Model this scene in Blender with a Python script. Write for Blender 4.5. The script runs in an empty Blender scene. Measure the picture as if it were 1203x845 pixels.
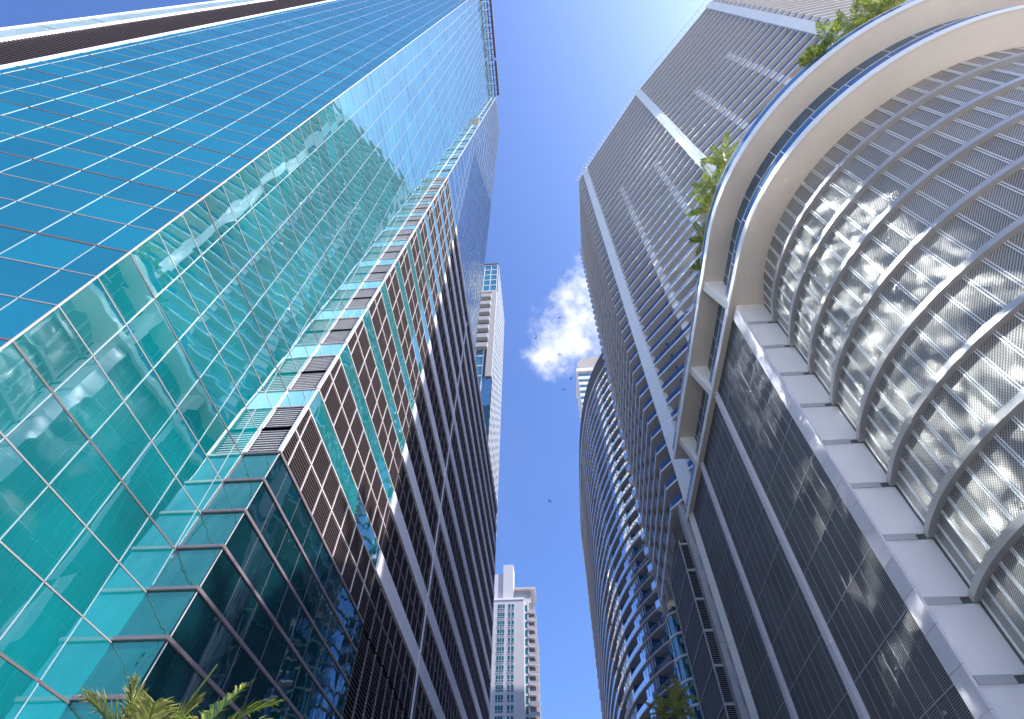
import bpy, math, random
from mathutils import Vector, Matrix
R = math.radians
rnd = random.Random(7)
S = bpy.context.scene
COL = S.collection

# ------------------------------------------------------------------ camera
CAMZ = 1.6
cam_d = bpy.data.cameras.new("camera"); cam = bpy.data.objects.new("camera", cam_d); COL.objects.link(cam)
cam_d.sensor_width = 36.0; cam_d.lens = 18.615; cam_d.clip_end = 6000; cam_d.clip_start = 0.05
pitch, roll, yaw = R(53.14423541), R(0.81639117), R(5.00795269)
fwd = Vector((0, math.cos(pitch), math.sin(pitch))); up = Vector((0, -math.sin(pitch), math.cos(pitch))); rt = Vector((1, 0, 0))
r2 = math.cos(roll)*rt + math.sin(roll)*up; u2 = -math.sin(roll)*rt + math.cos(roll)*up
rot = Matrix(((r2.x, u2.x, -fwd.x), (r2.y, u2.y, -fwd.y), (r2.z, u2.z, -fwd.z)))
rot = Matrix.Rotation(yaw, 3, 'Z') @ rot
cam.matrix_world = Matrix.Translation((0, 0, CAMZ)) @ rot.to_4x4()
S.camera = cam

# ------------------------------------------------------------------ sun, sky, exposure
SUN_AZ, SUN_EL = 103.5, 50.0            # azimuth from the street axis (+Y), clockwise
SUN_STRENGTH, SKY_STRENGTH = 5.0, 0.088
sd = Vector((math.sin(R(SUN_AZ))*math.cos(R(SUN_EL)), math.cos(R(SUN_AZ))*math.cos(R(SUN_EL)), math.sin(R(SUN_EL))))
sl = bpy.data.lights.new("sun", 'SUN'); sun = bpy.data.objects.new("sun", sl); COL.objects.link(sun)
sl.energy = SUN_STRENGTH; sl.angle = R(0.5); sl.color = (1.0, 0.95, 0.87)
sun.rotation_euler = sd.to_track_quat('Z', 'Y').to_euler(); sun.location = (60, -20, 260)

W = bpy.data.worlds.new("World"); S.world = W; W.use_nodes = True
nt = W.node_tree; N = nt.nodes; L = nt.links; N.clear()
def node(nt, t, **k):
    n = nt.nodes.new(t)
    for a, b in k.items(): setattr(n, a, b)
    return n
sky = node(nt, 'ShaderNodeTexSky', sky_type='NISHITA'); sky.sun_disc = False
sky.sun_elevation = R(SUN_EL); sky.sun_rotation = R(SUN_AZ)
sky.air_density = 1.0; sky.dust_density = 3.2; sky.ozone_density = 3.0; sky.altitude = 0
tint = node(nt, 'ShaderNodeMix', data_type='RGBA', blend_type='MULTIPLY'); tint.inputs[0].default_value = 1
L.new(sky.outputs[0], tint.inputs[6]); tint.inputs[7].default_value = (0.70, 0.94, 1.40, 1)
# one small cumulus low over the street: a noise field around a direction of the sky
tc = node(nt, 'ShaderNodeTexCoord')
def vmath(op, a, b=None):
    n = node(nt, 'ShaderNodeVectorMath', operation=op); L.new(a, n.inputs[0])
    if b is not None:
        if hasattr(b, 'is_output'): L.new(b, n.inputs[1])
        else: n.inputs[1].default_value = b
    return n
def fmath(op, a, b=None, clamp=False, tree=None):
    t = tree or nt
    n = t.nodes.new('ShaderNodeMath'); n.operation = op; n.use_clamp = clamp
    for i, v in enumerate((a, b)):
        if v is None: continue
        if hasattr(v, 'is_output'): t.links.new(v, n.inputs[i])
        else: n.inputs[i].default_value = v
    return n.outputs[0]
def skydir(az, tan):
    v = Vector((math.sin(R(az)), math.cos(R(az)), tan)); return v.normalized()
blobs = [(-.2, 1.335, .032), (1.6, 1.37, .044), (4.0, 1.40, .05), (3.2, 1.47, .044), (6.4, 1.47, .06), (6.2, 1.58, .05), (8.6, 1.67, .052), (9.5, 1.55, .065), (11.2, 1.74, .05), (12.0, 1.58, .065), (8.0, 1.38, .04), (11, 1.45, .05)]
mask = None
for az, tn, rad in blobs:
    d = vmath('DISTANCE', tc.outputs['Generated'], tuple(skydir(az, tn))).outputs['Value']
    m = fmath('SUBTRACT', 1.0, fmath('DIVIDE', d, rad))
    mask = m if mask is None else fmath('MAXIMUM', mask, m)
cn = node(nt, 'ShaderNodeTexNoise'); cn.inputs['Scale'].default_value = 23; cn.inputs['Detail'].default_value = 9; cn.inputs['Roughness'].default_value = .62
L.new(tc.outputs['Generated'], cn.inputs['Vector'])
dens = fmath('ADD', mask, fmath('MULTIPLY', fmath('SUBTRACT', cn.outputs['Fac'], .5), 3.0))
cr = node(nt, 'ShaderNodeMapRange', interpolation_type='SMOOTHSTEP'); L.new(dens, cr.inputs[0]); cr.inputs[1].default_value = -.22; cr.inputs[2].default_value = 1.45
cn2 = node(nt, 'ShaderNodeTexNoise'); cn2.inputs['Scale'].default_value = 2.2; cn2.inputs['Detail'].default_value = 7; L.new(tc.outputs['Generated'], cn2.inputs['Vector'])
wisp = node(nt, 'ShaderNodeMapRange', interpolation_type='SMOOTHSTEP'); L.new(cn2.outputs['Fac'], wisp.inputs[0]); wisp.inputs[1].default_value = .5; wisp.inputs[2].default_value = .85; wisp.inputs[4].default_value = .03
clfac = fmath('MAXIMUM', cr.outputs[0], wisp.outputs[0])
cm = node(nt, 'ShaderNodeMix', data_type='RGBA'); L.new(clfac, cm.inputs[0]); L.new(tint.outputs[2], cm.inputs[6])
csh = node(nt, 'ShaderNodeMix', data_type='RGBA'); L.new(cn2.outputs['Fac'], csh.inputs[0]); csh.inputs[6].default_value = (4.6, 4.9, 5.6, 1); csh.inputs[7].default_value = (6.6, 6.6, 6.9, 1)
cn2.inputs['Scale'].default_value = 2.2; L.new(csh.outputs[2], cm.inputs[7])
bg = node(nt, 'ShaderNodeBackground'); bg.inputs[1].default_value = SKY_STRENGTH; L.new(cm.outputs[2], bg.inputs[0])
wo = node(nt, 'ShaderNodeOutputWorld'); L.new(bg.outputs[0], wo.inputs[0])

S.view_settings.view_transform = 'Standard'; S.view_settings.look = 'None'
S.view_settings.exposure = 1.30; S.view_settings.gamma = 1.0; S.view_settings.use_curve_mapping = False
S.render.engine = 'CYCLES'
S.cycles.max_bounces = 10; S.cycles.glossy_bounces = 5; S.cycles.diffuse_bounces = 4; S.cycles.transparent_max_bounces = 12
S.cycles.caustics_reflective = True; S.cycles.blur_glossy = 0.13; S.cycles.use_guiding = True; S.cycles.guiding_training_samples = 96
S.cycles.use_denoising = True; S.cycles.sample_clamp_indirect = 160.0

# ------------------------------------------------------------------ materials
def newmat(name):
    m = bpy.data.materials.new(name); m.use_nodes = True
    t = m.node_tree; b = t.nodes.get('Principled BSDF'); return m, t, b
def paint(name, col, rough=.6, metal=0.0, var=.10, scale=.6, bump=0.0, fine=9.0):
    m, t, b = newmat(name)
    tc = t.nodes.new('ShaderNodeTexCoord')
    n = t.nodes.new('ShaderNodeTexNoise'); n.inputs['Scale'].default_value = scale; n.inputs['Detail'].default_value = 8; n.inputs['Roughness'].default_value = .65
    t.links.new(tc.outputs['Object'], n.inputs['Vector'])
    mp = t.nodes.new('ShaderNodeMapRange'); t.links.new(n.outputs['Fac'], mp.inputs[0])
    mp.inputs[1].default_value = .25; mp.inputs[2].default_value = .75; mp.inputs[3].default_value = 1-var; mp.inputs[4].default_value = 1+var*.6
    h = t.nodes.new('ShaderNodeMix'); h.data_type = 'RGBA'; h.blend_type = 'MULTIPLY'; h.inputs[0].default_value = 1
    h.inputs[6].default_value = (*col, 1); t.links.new(mp.outputs[0], h.inputs[7])
    t.links.new(h.outputs[2], b.inputs['Base Color'])
    b.inputs['Roughness'].default_value = rough; b.inputs['Metallic'].default_value = metal
    if bump:
        n2 = t.nodes.new('ShaderNodeTexNoise'); n2.inputs['Scale'].default_value = fine; n2.inputs['Detail'].default_value = 6
        t.links.new(tc.outputs['Object'], n2.inputs['Vector'])
        bp = t.nodes.new('ShaderNodeBump'); bp.inputs['Strength'].default_value = bump; bp.inputs['Distance'].default_value = .02
        t.links.new(n2.outputs['Fac'], bp.inputs['Height']); t.links.new(bp.outputs[0], b.inputs['Normal'])
    return m
def glass(name, body, tint=(1, 1, 1), base=.22, rough=.015, wave=.35, wscale=.9, ior=1.55, stretch=(1, 1, .45), bodyvar=.15, pane=.13):
    """coated curtain wall glass: a mirror coat over a tinted body, gently warped so that reflections waver"""
    m, t, b = newmat(name); t.nodes.remove(b)
    out = t.nodes.get('Material Output')
    tc = t.nodes.new('ShaderNodeTexCoord'); mpg = t.nodes.new('ShaderNodeMapping'); mpg.inputs['Scale'].default_value = stretch
    t.links.new(tc.outputs['Object'], mpg.inputs[0])
    n = t.nodes.new('ShaderNodeTexNoise'); n.inputs['Scale'].default_value = wscale; n.inputs['Detail'].default_value = 2; n.inputs['Roughness'].default_value = .4
    t.links.new(mpg.outputs[0], n.inputs['Vector'])
    bp = t.nodes.new('ShaderNodeBump'); bp.inputs['Strength'].default_value = wave; bp.inputs['Distance'].default_value = .03
    t.links.new(n.outputs['Fac'], bp.inputs['Height'])
    g = t.nodes.new('ShaderNodeBsdfGlossy'); g.inputs['Color'].default_value = (*tint, 1); g.inputs['Roughness'].default_value = rough
    t.links.new(bp.outputs[0], g.inputs['Normal'])
    d = t.nodes.new('ShaderNodeBsdfDiffuse')
    n2 = t.nodes.new('ShaderNodeTexNoise'); n2.inputs['Scale'].default_value = .35; n2.inputs['Detail'].default_value = 3
    t.links.new(tc.outputs['Object'], n2.inputs['Vector'])
    mp = t.nodes.new('ShaderNodeMapRange'); t.links.new(n2.outputs['Fac'], mp.inputs[0]); mp.inputs[1].default_value = .3; mp.inputs[2].default_value = .7
    mp.inputs[3].default_value = 1-bodyvar; mp.inputs[4].default_value = 1+bodyvar
    h = t.nodes.new('ShaderNodeMix'); h.data_type = 'RGBA'; h.blend_type = 'MULTIPLY'; h.inputs[0].default_value = 1
    ge = t.nodes.new('ShaderNodeNewGeometry'); mr = t.nodes.new('ShaderNodeMapRange'); t.links.new(ge.outputs['Random Per Island'], mr.inputs[0]); mr.inputs[3].default_value = 1-pane*1.4; mr.inputs[4].default_value = 1+pane
    h.inputs[6].default_value = (*body, 1); t.links.new(fmath('MULTIPLY', mp.outputs[0], mr.outputs[0], tree=t), h.inputs[7]); t.links.new(h.outputs[2], d.inputs['Color'])
    f = t.nodes.new('ShaderNodeFresnel'); f.inputs['IOR'].default_value = ior
    fac = fmath('ADD', fmath('MULTIPLY', f.outputs[0], 1-base, tree=t), base, clamp=True, tree=t)
    mx = t.nodes.new('ShaderNodeMixShader'); t.links.new(fac, mx.inputs[0]); t.links.new(d.outputs[0], mx.inputs[1]); t.links.new(g.outputs[0], mx.inputs[2])
    t.links.new(mx.outputs[0], out.inputs[0]); return m
def screen(name, metal_col, hole_col, per=.15, rough=.62, open_=.5, angle=0.0, wav=.6):
    """perforated, crimped metal sheet: rows of holes over UV metres, slightly waving so that they moire like the real thing"""
    m, t, b = newmat(name)
    uv = t.nodes.new('ShaderNodeUVMap'); mpg = t.nodes.new('ShaderNodeMapping'); mpg.inputs['Rotation'].default_value = (0, 0, angle)
    t.links.new(uv.outputs[0], mpg.inputs[0])
    nz = t.nodes.new('ShaderNodeTexNoise'); nz.inputs['Scale'].default_value = .5; nz.inputs['Detail'].default_value = 2
    t.links.new(uv.outputs[0], nz.inputs['Vector'])
    sx = t.nodes.new('ShaderNodeSeparateXYZ'); t.links.new(mpg.outputs[0], sx.inputs[0])
    def saw(o, p, k):
        a = fmath('MULTIPLY', o, 2*math.pi/p, tree=t)
        a = fmath('ADD', a, fmath('MULTIPLY', nz.outputs['Fac'], k, tree=t), tree=t)
        return fmath('SINE', a, tree=t)
    p = fmath('ADD', saw(sx.outputs[0], per, wav*9), saw(sx.outputs[1], per*.62, wav*4), tree=t)
    mp = t.nodes.new('ShaderNodeMapRange'); mp.interpolation_type = 'SMOOTHSTEP'; t.links.new(p, mp.inputs[0]); mp.inputs[1].default_value = -.5+open_-.5; mp.inputs[2].default_value = .5+open_-.5
    n = t.nodes.new('ShaderNodeTexNoise'); n.inputs['Scale'].default_value = .25; n.inputs['Detail'].default_value = 6; t.links.new(uv.outputs[0], n.inputs['Vector'])
    mp2 = t.nodes.new('ShaderNodeMapRange'); t.links.new(n.outputs['Fac'], mp2.inputs[0]); mp2.inputs[1].default_value = .3; mp2.inputs[2].default_value = .7; mp2.inputs[3].default_value = .82; mp2.inputs[4].default_value = 1.1
    mx = t.nodes.new('ShaderNodeMix'); mx.data_type = 'RGBA'; t.links.new(mp.outputs[0], mx.inputs[0]); mx.inputs[6].default_value = (*hole_col, 1); mx.inputs[7].default_value = (*metal_col, 1)
    ml = t.nodes.new('ShaderNodeMix'); ml.data_type = 'RGBA'; ml.blend_type = 'MULTIPLY'; ml.inputs[0].default_value = 1
    ge = t.nodes.new('ShaderNodeNewGeometry'); mr = t.nodes.new('ShaderNodeMapRange'); t.links.new(ge.outputs['Random Per Island'], mr.inputs[0]); mr.inputs[3].default_value = .84; mr.inputs[4].default_value = 1.12
    t.links.new(mx.outputs[2], ml.inputs[6]); t.links.new(fmath('MULTIPLY', mp2.outputs[0], mr.outputs[0], tree=t), ml.inputs[7]); t.links.new(ml.outputs[2], b.inputs['Base Color'])
    b.inputs['Roughness'].default_value = rough
    bp = t.nodes.new('ShaderNodeBump'); bp.inputs['Strength'].default_value = .15; bp.inputs['Distance'].default_value = .03
    t.links.new(p, bp.inputs['Height']); t.links.new(bp.outputs[0], b.inputs['Normal'])
    return m
def clear_glass(name, col, alpha=.35, rough=.02):
    m, t, b = newmat(name); t.nodes.remove(b); out = t.nodes.get('Material Output')
    tr = t.nodes.new('ShaderNodeBsdfTransparent'); tr.inputs[0].default_value = (*[c*.6+.4 for c in col], 1)
    d = t.nodes.new('ShaderNodeBsdfDiffuse'); d.inputs[0].default_value = (*col, 1)
    g = t.nodes.new('ShaderNodeBsdfGlossy'); g.inputs['Roughness'].default_value = rough
    m1 = t.nodes.new('ShaderNodeMixShader'); m1.inputs[0].default_value = alpha; t.links.new(tr.outputs[0], m1.inputs[1]); t.links.new(d.outputs[0], m1.inputs[2])
    f = t.nodes.new('ShaderNodeFresnel'); f.inputs['IOR'].default_value = 1.5
    m2 = t.nodes.new('ShaderNodeMixShader'); t.links.new(fmath('ADD', f.outputs[0], .06, clamp=True, tree=t), m2.inputs[0]); t.links.new(m1.outputs[0], m2.inputs[1]); t.links.new(g.outputs[0], m2.inputs[2])
    t.links.new(m2.outputs[0], out.inputs[0]); return m
def leafmat(name, a, b_, dead):
    m, t, b = newmat(name)
    uv = t.nodes.new('ShaderNodeTexCoord')
    oi = t.nodes.new('ShaderNodeNewGeometry')
    cr = t.nodes.new('ShaderNodeValToRGB'); t.links.new(oi.outputs['Random Per Island'], cr.inputs[0])
    e = cr.color_ramp.elements; e[0].color = (*a, 1); e[1].color = (*dead, 1); e[1].position = 1.0
    x = cr.color_ramp.elements.new(.75); x.color = (*b_, 1)
    t.links.new(cr.outputs[0], b.inputs['Base Color']); b.inputs['Roughness'].default_value = .45
    out = t.nodes.get('Material Output'); tl = t.nodes.new('ShaderNodeBsdfTranslucent'); t.links.new(cr.outputs[0], tl.inputs[0])
    mx = t.nodes.new('ShaderNodeMixShader'); mx.inputs[0].default_value = .35; t.links.new(b.outputs[0], mx.inputs[1]); t.links.new(tl.outputs[0], mx.inputs[2]); t.links.new(mx.outputs[0], out.inputs[0])
    return m
M = dict(
    blue=glass('blue coated glass', (.0, .125, .165), (.62, .92, 1.0), base=.22, wave=.14, bodyvar=.08),
    farside=paint('far side window', (.07, .13, .24), .4, 0, .2, .3),
    plumblade=paint('dark louvre blade', (.075, .065, .075), .5, .1, .1),
    tgrey=paint('slim grey transom', (.26, .225, .235), .45, .1, .1),
    plum=paint('plum aluminium transom', (.145, .118, .135), .45, .1, .1),
    railpale=clear_glass('pale balustrade glass', (.04, .15, .36), .40),
    slabgrey=paint('slab underside', (.36, .345, .35), .8, 0, .08, .3),
    slabedge=paint('slab edge', (.46, .45, .48), .6, 0, .06, .3),
    raildeep=clear_glass('deep blue balustrade glass', (.004, .06, .24), .72),
    scrdark=screen('black perforated screen', (.10, .095, .10), (.02, .02, .022), per=.3, angle=.8),
    teal=glass('teal coated glass', (.0, .150, .168), (.90, .99, 1.0), base=.42, wave=.62, wscale=.5, bodyvar=.22),
    tealband=glass('teal band glass', (.008, .19, .20), (.92, 1, 1), base=.50, wave=.9, wscale=.6),
    dark=glass('dark vision glass', (.002, .022, .030), (.62, .85, .92), base=.15, wave=.3),
    **{'return': glass('return glass', (.004, .062, .062), (.50, .93, .88), base=.13, wave=1.1, wscale=1.4)},
    sky=glass('upper blue glass', (.008, .07, .15), (.86, .94, 1.0), base=.30, wave=.25),
    towerglass=glass('balcony tower glass', (.02, .06, .10), (.8, .9, 1.0), base=.16, wave=.2),
    curveglass=glass('curved tower glass', (.02, .11, .30), (.66, .82, 1.0), base=.24, wave=.25),
    bayglass=glass('rounded bay glass', (.02, .13, .16), (.8, .95, 1.0), base=.2, wave=.5),
    farglass=glass('far tower glass', (.02, .15, .20), (.8, .95, 1.0), base=.2, wave=.15),
    window=glass('window glass', (.015, .16, .20), (.9, 1, 1), base=.14, wave=.1),
    bandwin=glass('terrace window', (.02, .06, .12), (.8, .9, 1), base=.10, wave=.1),
    slimline=paint('slim silver mullion', (.28, .30, .33), .4, .0, .05),
    mullion=paint('pale aluminium mullion', (.66, .67, .70), .35, .0, .04),
    transom=paint('bronze transom', (.115, .10, .105), .45, .2, .1),
    lilac=paint('pink grey aluminium', (.42, .37, .38), .45, .0, .08),
    lilacpale=paint('pale pink aluminium', (.50, .45, .46), .45, 0, .08),
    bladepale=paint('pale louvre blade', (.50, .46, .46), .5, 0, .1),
    farpale=paint('far lattice', (.27, .28, .31), .6, 0, .15, .2),
    lilacwall=paint('lilac white wall', (.56, .54, .58), .7, 0, .05, .1),
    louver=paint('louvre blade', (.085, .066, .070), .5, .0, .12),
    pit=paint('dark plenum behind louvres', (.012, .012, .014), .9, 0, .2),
    spandrel=paint('grey spandrel panel', (.58, .56, .62), .5, .0, .10),
    whitepanel=paint('white spandrel glass', (.27, .36, .36), .25, 0, .25, .5),
    core=paint('building core', (.12, .12, .13), .9, 0, .1),
    cream=paint('cream painted soffit', (.72, .645, .575), .75, 0, .11, .22, .08),
    white=paint('white painted concrete', (.80, .79, .79), .6, 0, .06, .35, .08),
    offwhite=paint('off white panel', (.74, .72, .74), .55, 0, .07, .3),
    tile=paint('lilac grey cladding tile', (.64, .61, .68), .45, 0, .07, .4),
    alu=paint('satin aluminium rib', (.42, .41, .42), .38, .35, .08, .4),
    greycol=paint('grey render column', (.42, .43, .46), .6, 0, .14, .3, .1),
    soffit=paint('grey balcony soffit', (.57, .545, .55), .8, 0, .07, .3),
    brown=paint('brown grey soffit', (.23, .21, .21), .75, 0, .12, .3),
    scrdrum=screen('light perforated screen', (.47, .45, .44), (.05, .046, .048), per=.11, angle=.75),
    scrwall=screen('shaded perforated screen', (.185, .19, .205), (.012, .012, .018), per=.16, angle=0.0, wav=.12),  # the mesh again, with the street wall's shade put into its colour
    joint=paint('screen joint', (.30, .31, .36), .4, .2, .05),
    rail=clear_glass('blue balustrade glass', (.015, .15, .46), .62),
    railteal=clear_glass('teal balustrade glass', (.02, .20, .32), .55),
    dkrail=paint('bronze track', (.10, .07, .06), .5, .3, .1),
    black=paint('black crown band', (.018, .018, .025), .5, 0, .2),
    asphalt=paint('asphalt', (.055, .055, .058), .9, 0, .2, .8, .4, 40),
    paving=paint('concrete paving', (.42, .40, .37), .85, 0, .12, .6, .2, 14),
    earth=paint('pale ground', (.33, .32, .29), .95, 0, .2, .05),
    paintline=paint('road paint', (.75, .73, .66), .7, 0, .15, 3),
    trunk=paint('palm trunk', (.24, .20, .15), .9, 0, .3, 3, .6, 12),
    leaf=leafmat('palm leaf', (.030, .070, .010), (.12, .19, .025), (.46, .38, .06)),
    leaflit=leafmat('brightened street palm leaf', (.16, .22, .05), (.30, .34, .10), (.5, .42, .16)),  # leaf colour lightened to stand for light on these shaded crowns
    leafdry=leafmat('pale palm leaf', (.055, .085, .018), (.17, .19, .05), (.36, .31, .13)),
    bird=paint('bird plumage', (.02, .02, .022), .8, 0, .2),
    stone=paint('weathered crown', (.42, .37, .34), .8, 0, .25, .15),
)

# ------------------------------------------------------------------ mesh helpers
class MB:
    def __init__(s): s.v = []; s.f = []; s.uv = []; s.mi = 0; s.ms = []
    def mark(s, mi):
        s.ms.append((len(s.f), s.mi)); s.mi = mi      # faces up to here carry the material set before; the next ones carry mi
    def quad(s, a, b, c, d, uv=None):
        i = len(s.v); s.v += [tuple(a), tuple(b), tuple(c), tuple(d)]; s.f.append((i, i+1, i+2, i+3)); s.uv.append(uv or [(0, 0)]*4)
    def tri(s, a, b, c):
        i = len(s.v); s.v += [tuple(a), tuple(b), tuple(c)]; s.f.append((i, i+1, i+2)); s.uv.append([(0, 0)]*3)
    def box(s, x0, x1, y0, y1, z0, z1):
        s.hexa([(x0, y0), (x1, y0), (x1, y1), (x0, y1)], z0, z1)
    def hexa(s, pts, z0, z1):
        s.prism(pts, z0, z1)
    def prism(s, pts, z0, z1):
        n = len(pts); i = len(s.v)
        z0s = z0 if isinstance(z0, (list, tuple)) else [z0]*n; z1s = z1 if isinstance(z1, (list, tuple)) else [z1]*n
        s.v += [(p[0], p[1], z0s[k]) for k, p in enumerate(pts)] + [(p[0], p[1], z1s[k]) for k, p in enumerate(pts)]
        s.f.append(tuple(range(i+n-1, i-1, -1))); s.uv.append([(0, 0)]*n)
        s.f.append(tuple(range(i+n, i+2*n))); s.uv.append([(0, 0)]*n)
        for k in range(n):
            k2 = (k+1) % n; s.f.append((i+k, i+k2, i+n+k2, i+n+k)); s.uv.append([(0, 0)]*4)
    def bar(s, a, b, w, h=None, upv=(0, 0, 1)):
        a = Vector(a); b = Vector(b); d = (b-a).normalized(); h = h or w; upv = Vector(upv)
        if abs(d.dot(upv)) > .98: upv = Vector((1, 0, 0))
        sx = d.cross(upv).normalized()*w/2; sy = d.cross(sx).normalized()*h/2; i = len(s.v)
        for p in (a, b):
            s.v += [tuple(p-sx-sy), tuple(p+sx-sy), tuple(p+sx+sy), tuple(p-sx+sy)]
        for f in ((3, 2, 1, 0), (4, 5, 6, 7), (0, 1, 5, 4), (1, 2, 6, 5), (2, 3, 7, 6), (3, 0, 4, 7)):
            s.f.append(tuple(i+q for q in f)); s.uv.append([(0, 0)]*4)
    def strip(s, path, z0, z1, th=None):
        """upright sheet along a plan path, UV in metres; th = (dx,dy offset to the inside) not needed for facades"""
        u = 0
        for (a, b) in zip(path[:-1], path[1:]):
            l = math.dist(a, b)
            s.quad((*a, z0), (*b, z0), (*b, z1), (*a, z1), [(u, z0), (u+l, z0), (u+l, z1), (u, z1)]); u += l
    def ring(s, outer, inner, z0, z1):
        n = len(outer)
        for k in range(n-1):
            o0, o1, i0, i1 = outer[k], outer[k+1], inner[k], inner[k+1]
            s.quad((*o0, z0), (*i0, z0), (*i1, z0), (*o1, z0)); s.quad((*o0, z1), (*o1, z1), (*i1, z1), (*i0, z1))
            s.quad((*o0, z0), (*o1, z0), (*o1, z1), (*o0, z1)); s.quad((*i0, z0), (*i0, z1), (*i1, z1), (*i1, z0))
        for o, i in ((outer[0], inner[0]), (outer[-1], inner[-1])):
            s.quad((*o, z0), (*o, z1), (*i, z1), (*i, z0))
    def build(s, name, mat, parent=None, smooth=False):
        me = bpy.data.meshes.new(name); me.from_pydata(s.v, [], s.f)
        if isinstance(mat, (list, tuple)):
            for q in mat: me.materials.append(q)
            ids = []; s.mark(0)
            for n_, mi in s.ms: ids += [mi]*(n_-len(ids))
            me.polygons.foreach_set('material_index', ids)
        else: me.materials.append(mat)
        ul = me.uv_layers.new(name='UVMap'); flat = [c for f in s.uv for p in f for c in p]
        ul.data.foreach_set('uv', flat)
        if smooth: me.polygons.foreach_set('use_smooth', [True]*len(me.polygons))
        me.update(); o = bpy.data.objects.new(name, me); COL.objects.link(o)
        if parent is not None:
            o.parent = parent; o.matrix_parent_inverse = parent_world(parent).inverted()
        return o
def parent_world(p): return Matrix.Translation(p.location) if p.type == 'EMPTY' else Matrix.Identity(4)
def empty(name, loc):
    o = bpy.data.objects.new(name, None); o.location = loc; COL.objects.link(o); o.empty_display_size = 1; return o
def tag(o, label=None, cat=None, group=None, kind=None):
    if label: o['label'] = label
    if cat: o['category'] = cat
    if group: o['group'] = group
    if kind: o['kind'] = kind
    return o
def one(name, mat, parent, fn, **k):
    m = MB(); fn(m); return m.build(name, mat, parent, **k)
def bx(name, mat, parent, *a):
    m = MB(); m.box(*a); return m.build(name, mat, parent)
def part_label(o, t): o['label'] = t; return o
H = lambda h: h + CAMZ

# ------------------------------------------------------------------ ground and street
m = MB(); m.quad((-3000, -3000, -.15), (3000, -3000, -.15), (3000, 3000, -.15), (-3000, 3000, -.15)); tag(m.build('ground', M['earth']), kind='structure')
m = MB(); m.quad((-2.5, -600, -.146), (9.5, -600, -.146), (9.5, 900, -.146), (-2.5, 900, -.146)); tag(m.build('road', M['asphalt']), kind='structure')
m = MB()
for y in range(-120, 300, 6): m.quad((3.4, y, -.142), (3.55, y, -.142), (3.55, y+3, -.142), (3.4, y+3, -.142))
tag(m.build('road_marking', M['paintline']), kind='structure')
m = MB(); m.box(-60, -2.5, -600, 900, -.145, 0); tag(m.build('pavement', M['paving']), kind='structure')
m = MB(); m.box(9.5, 90, -600, 900, -.145, 0); tag(m.build('pavement', M['paving']), kind='structure')
m = MB(); m.box(-2.5, -2.32, -600, 900, -.144, .004); m.box(9.32, 9.5, -600, 900, -.144, .004); tag(m.build('kerb', M['greycol']), kind='structure')

# ------------------------------------------------------------------ the teal and blue glass tower
XT, XS, YC = -10.73, -9.4, 5.37
lean = lambda z: 11.7 + .12*max(0, z-CAMZ)
PW, PH, Z0 = 1.46, 1.367, 14.5      # pane width, pane height, a dark transom level
TOPT, TOPS = 200.0, 192.0
tw = empty('glass_tower', (XT, YC, 0))
tag(tw, 'tall glass tower with blue and teal faces and a dark louvred car park below', 'skyscraper')
bd = Vector((-2.99, -.98)).normalized(); bn = Vector((-bd.y, bd.x)); bn = bn if bn.y < 0 else -bn    # blue face runs back to the side; normal towards the camera
def bp_(t, off=0): p = Vector((XT, YC)) + bd*t + bn*off; return (p.x, p.y)
rows = [Z0 + PH*k for k in range(-10, 137)]
T_END = 11.27
cols_b = [0] + [.82 + 1.43*k for k in range(8)]; cols_b = [c for c in cols_b if c < T_END-.3] + [T_END]
def tilt(): return rnd.uniform(-.006, .006)
m = MB()
for z0, z1 in zip(rows[:-1], rows[1:]):
    for a, b in zip(cols_b[:-1], cols_b[1:]):
        o = [tilt()*.5 for _ in range(4)]
        m.quad((*bp_(b, o[0]), z0), (*bp_(a, o[1]), z0), (*bp_(a, o[2]), z1), (*bp_(b, o[3]), z1))
cw = part_label(m.build('curtain_wall', M['blue'], tw), 'blue sky-reflecting curtain wall')
m = MB()
for c in cols_b[1:-1]: m.prism([bp_(c-.009, -.01), bp_(c+.009, -.01), bp_(c+.009, .010), bp_(c-.009, .010)], 0.1, TOPT)
m.mark(1)
for k, z in enumerate(rows):
    thick = (k-10) % 3 == 0; w = .034 if thick else .015
    m.mark(2 if thick else 1); m.prism([bp_(T_END, -.012), bp_(.03, -.012), bp_(.03, .012), bp_(T_END, .012)], z-w, z+w)
m.build('mullion_grid', [M['slimline'], M['tgrey'], M['transom']], cw)
# corner edge
m = MB(); m.prism([bp_(.02, -.05), (XT-.005, YC-.02), (XT+.025, YC-.015), (XT+.025, YC+.02), (XT-.05, YC+.02)], 0, TOPT); part_label(m.build('corner_trim', M['lilac'], tw), 'pale corner trim')
# louvred strip and white glass strip beyond the blue face
m = MB(); m.prism([bp_(T_END+.003, -.5), bp_(T_END+.003, .05), bp_(T_END+.15, .05), bp_(T_END+.15, -.5)], 0, TOPT); m.build('edge_frame', M['white'], tw)
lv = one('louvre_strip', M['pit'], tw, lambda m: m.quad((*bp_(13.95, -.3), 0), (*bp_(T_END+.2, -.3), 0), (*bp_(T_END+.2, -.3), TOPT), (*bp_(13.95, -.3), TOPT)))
m = MB(); z = .2
while z < TOPT:
    m.prism([bp_(T_END+.3, -.22), bp_(13.85, -.22), bp_(13.85, -.02), bp_(T_END+.3, -.02)], [z, z, z-.07, z-.07], [z+.05, z+.05, z-.02, z-.02]); z += .26
m.build('louvre_blade', M['louver'], lv)
m = MB()
for z0, z1 in zip(rows[::3][:-1], rows[::3][1:]):
    m.quad((*bp_(15.0, .04+tilt()), z0+.04), (*bp_(13.95, .04+tilt()), z0+.04), (*bp_(13.95, .04+tilt()), z1-.04), (*bp_(15.0, .04+tilt()), z1-.04))
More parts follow.
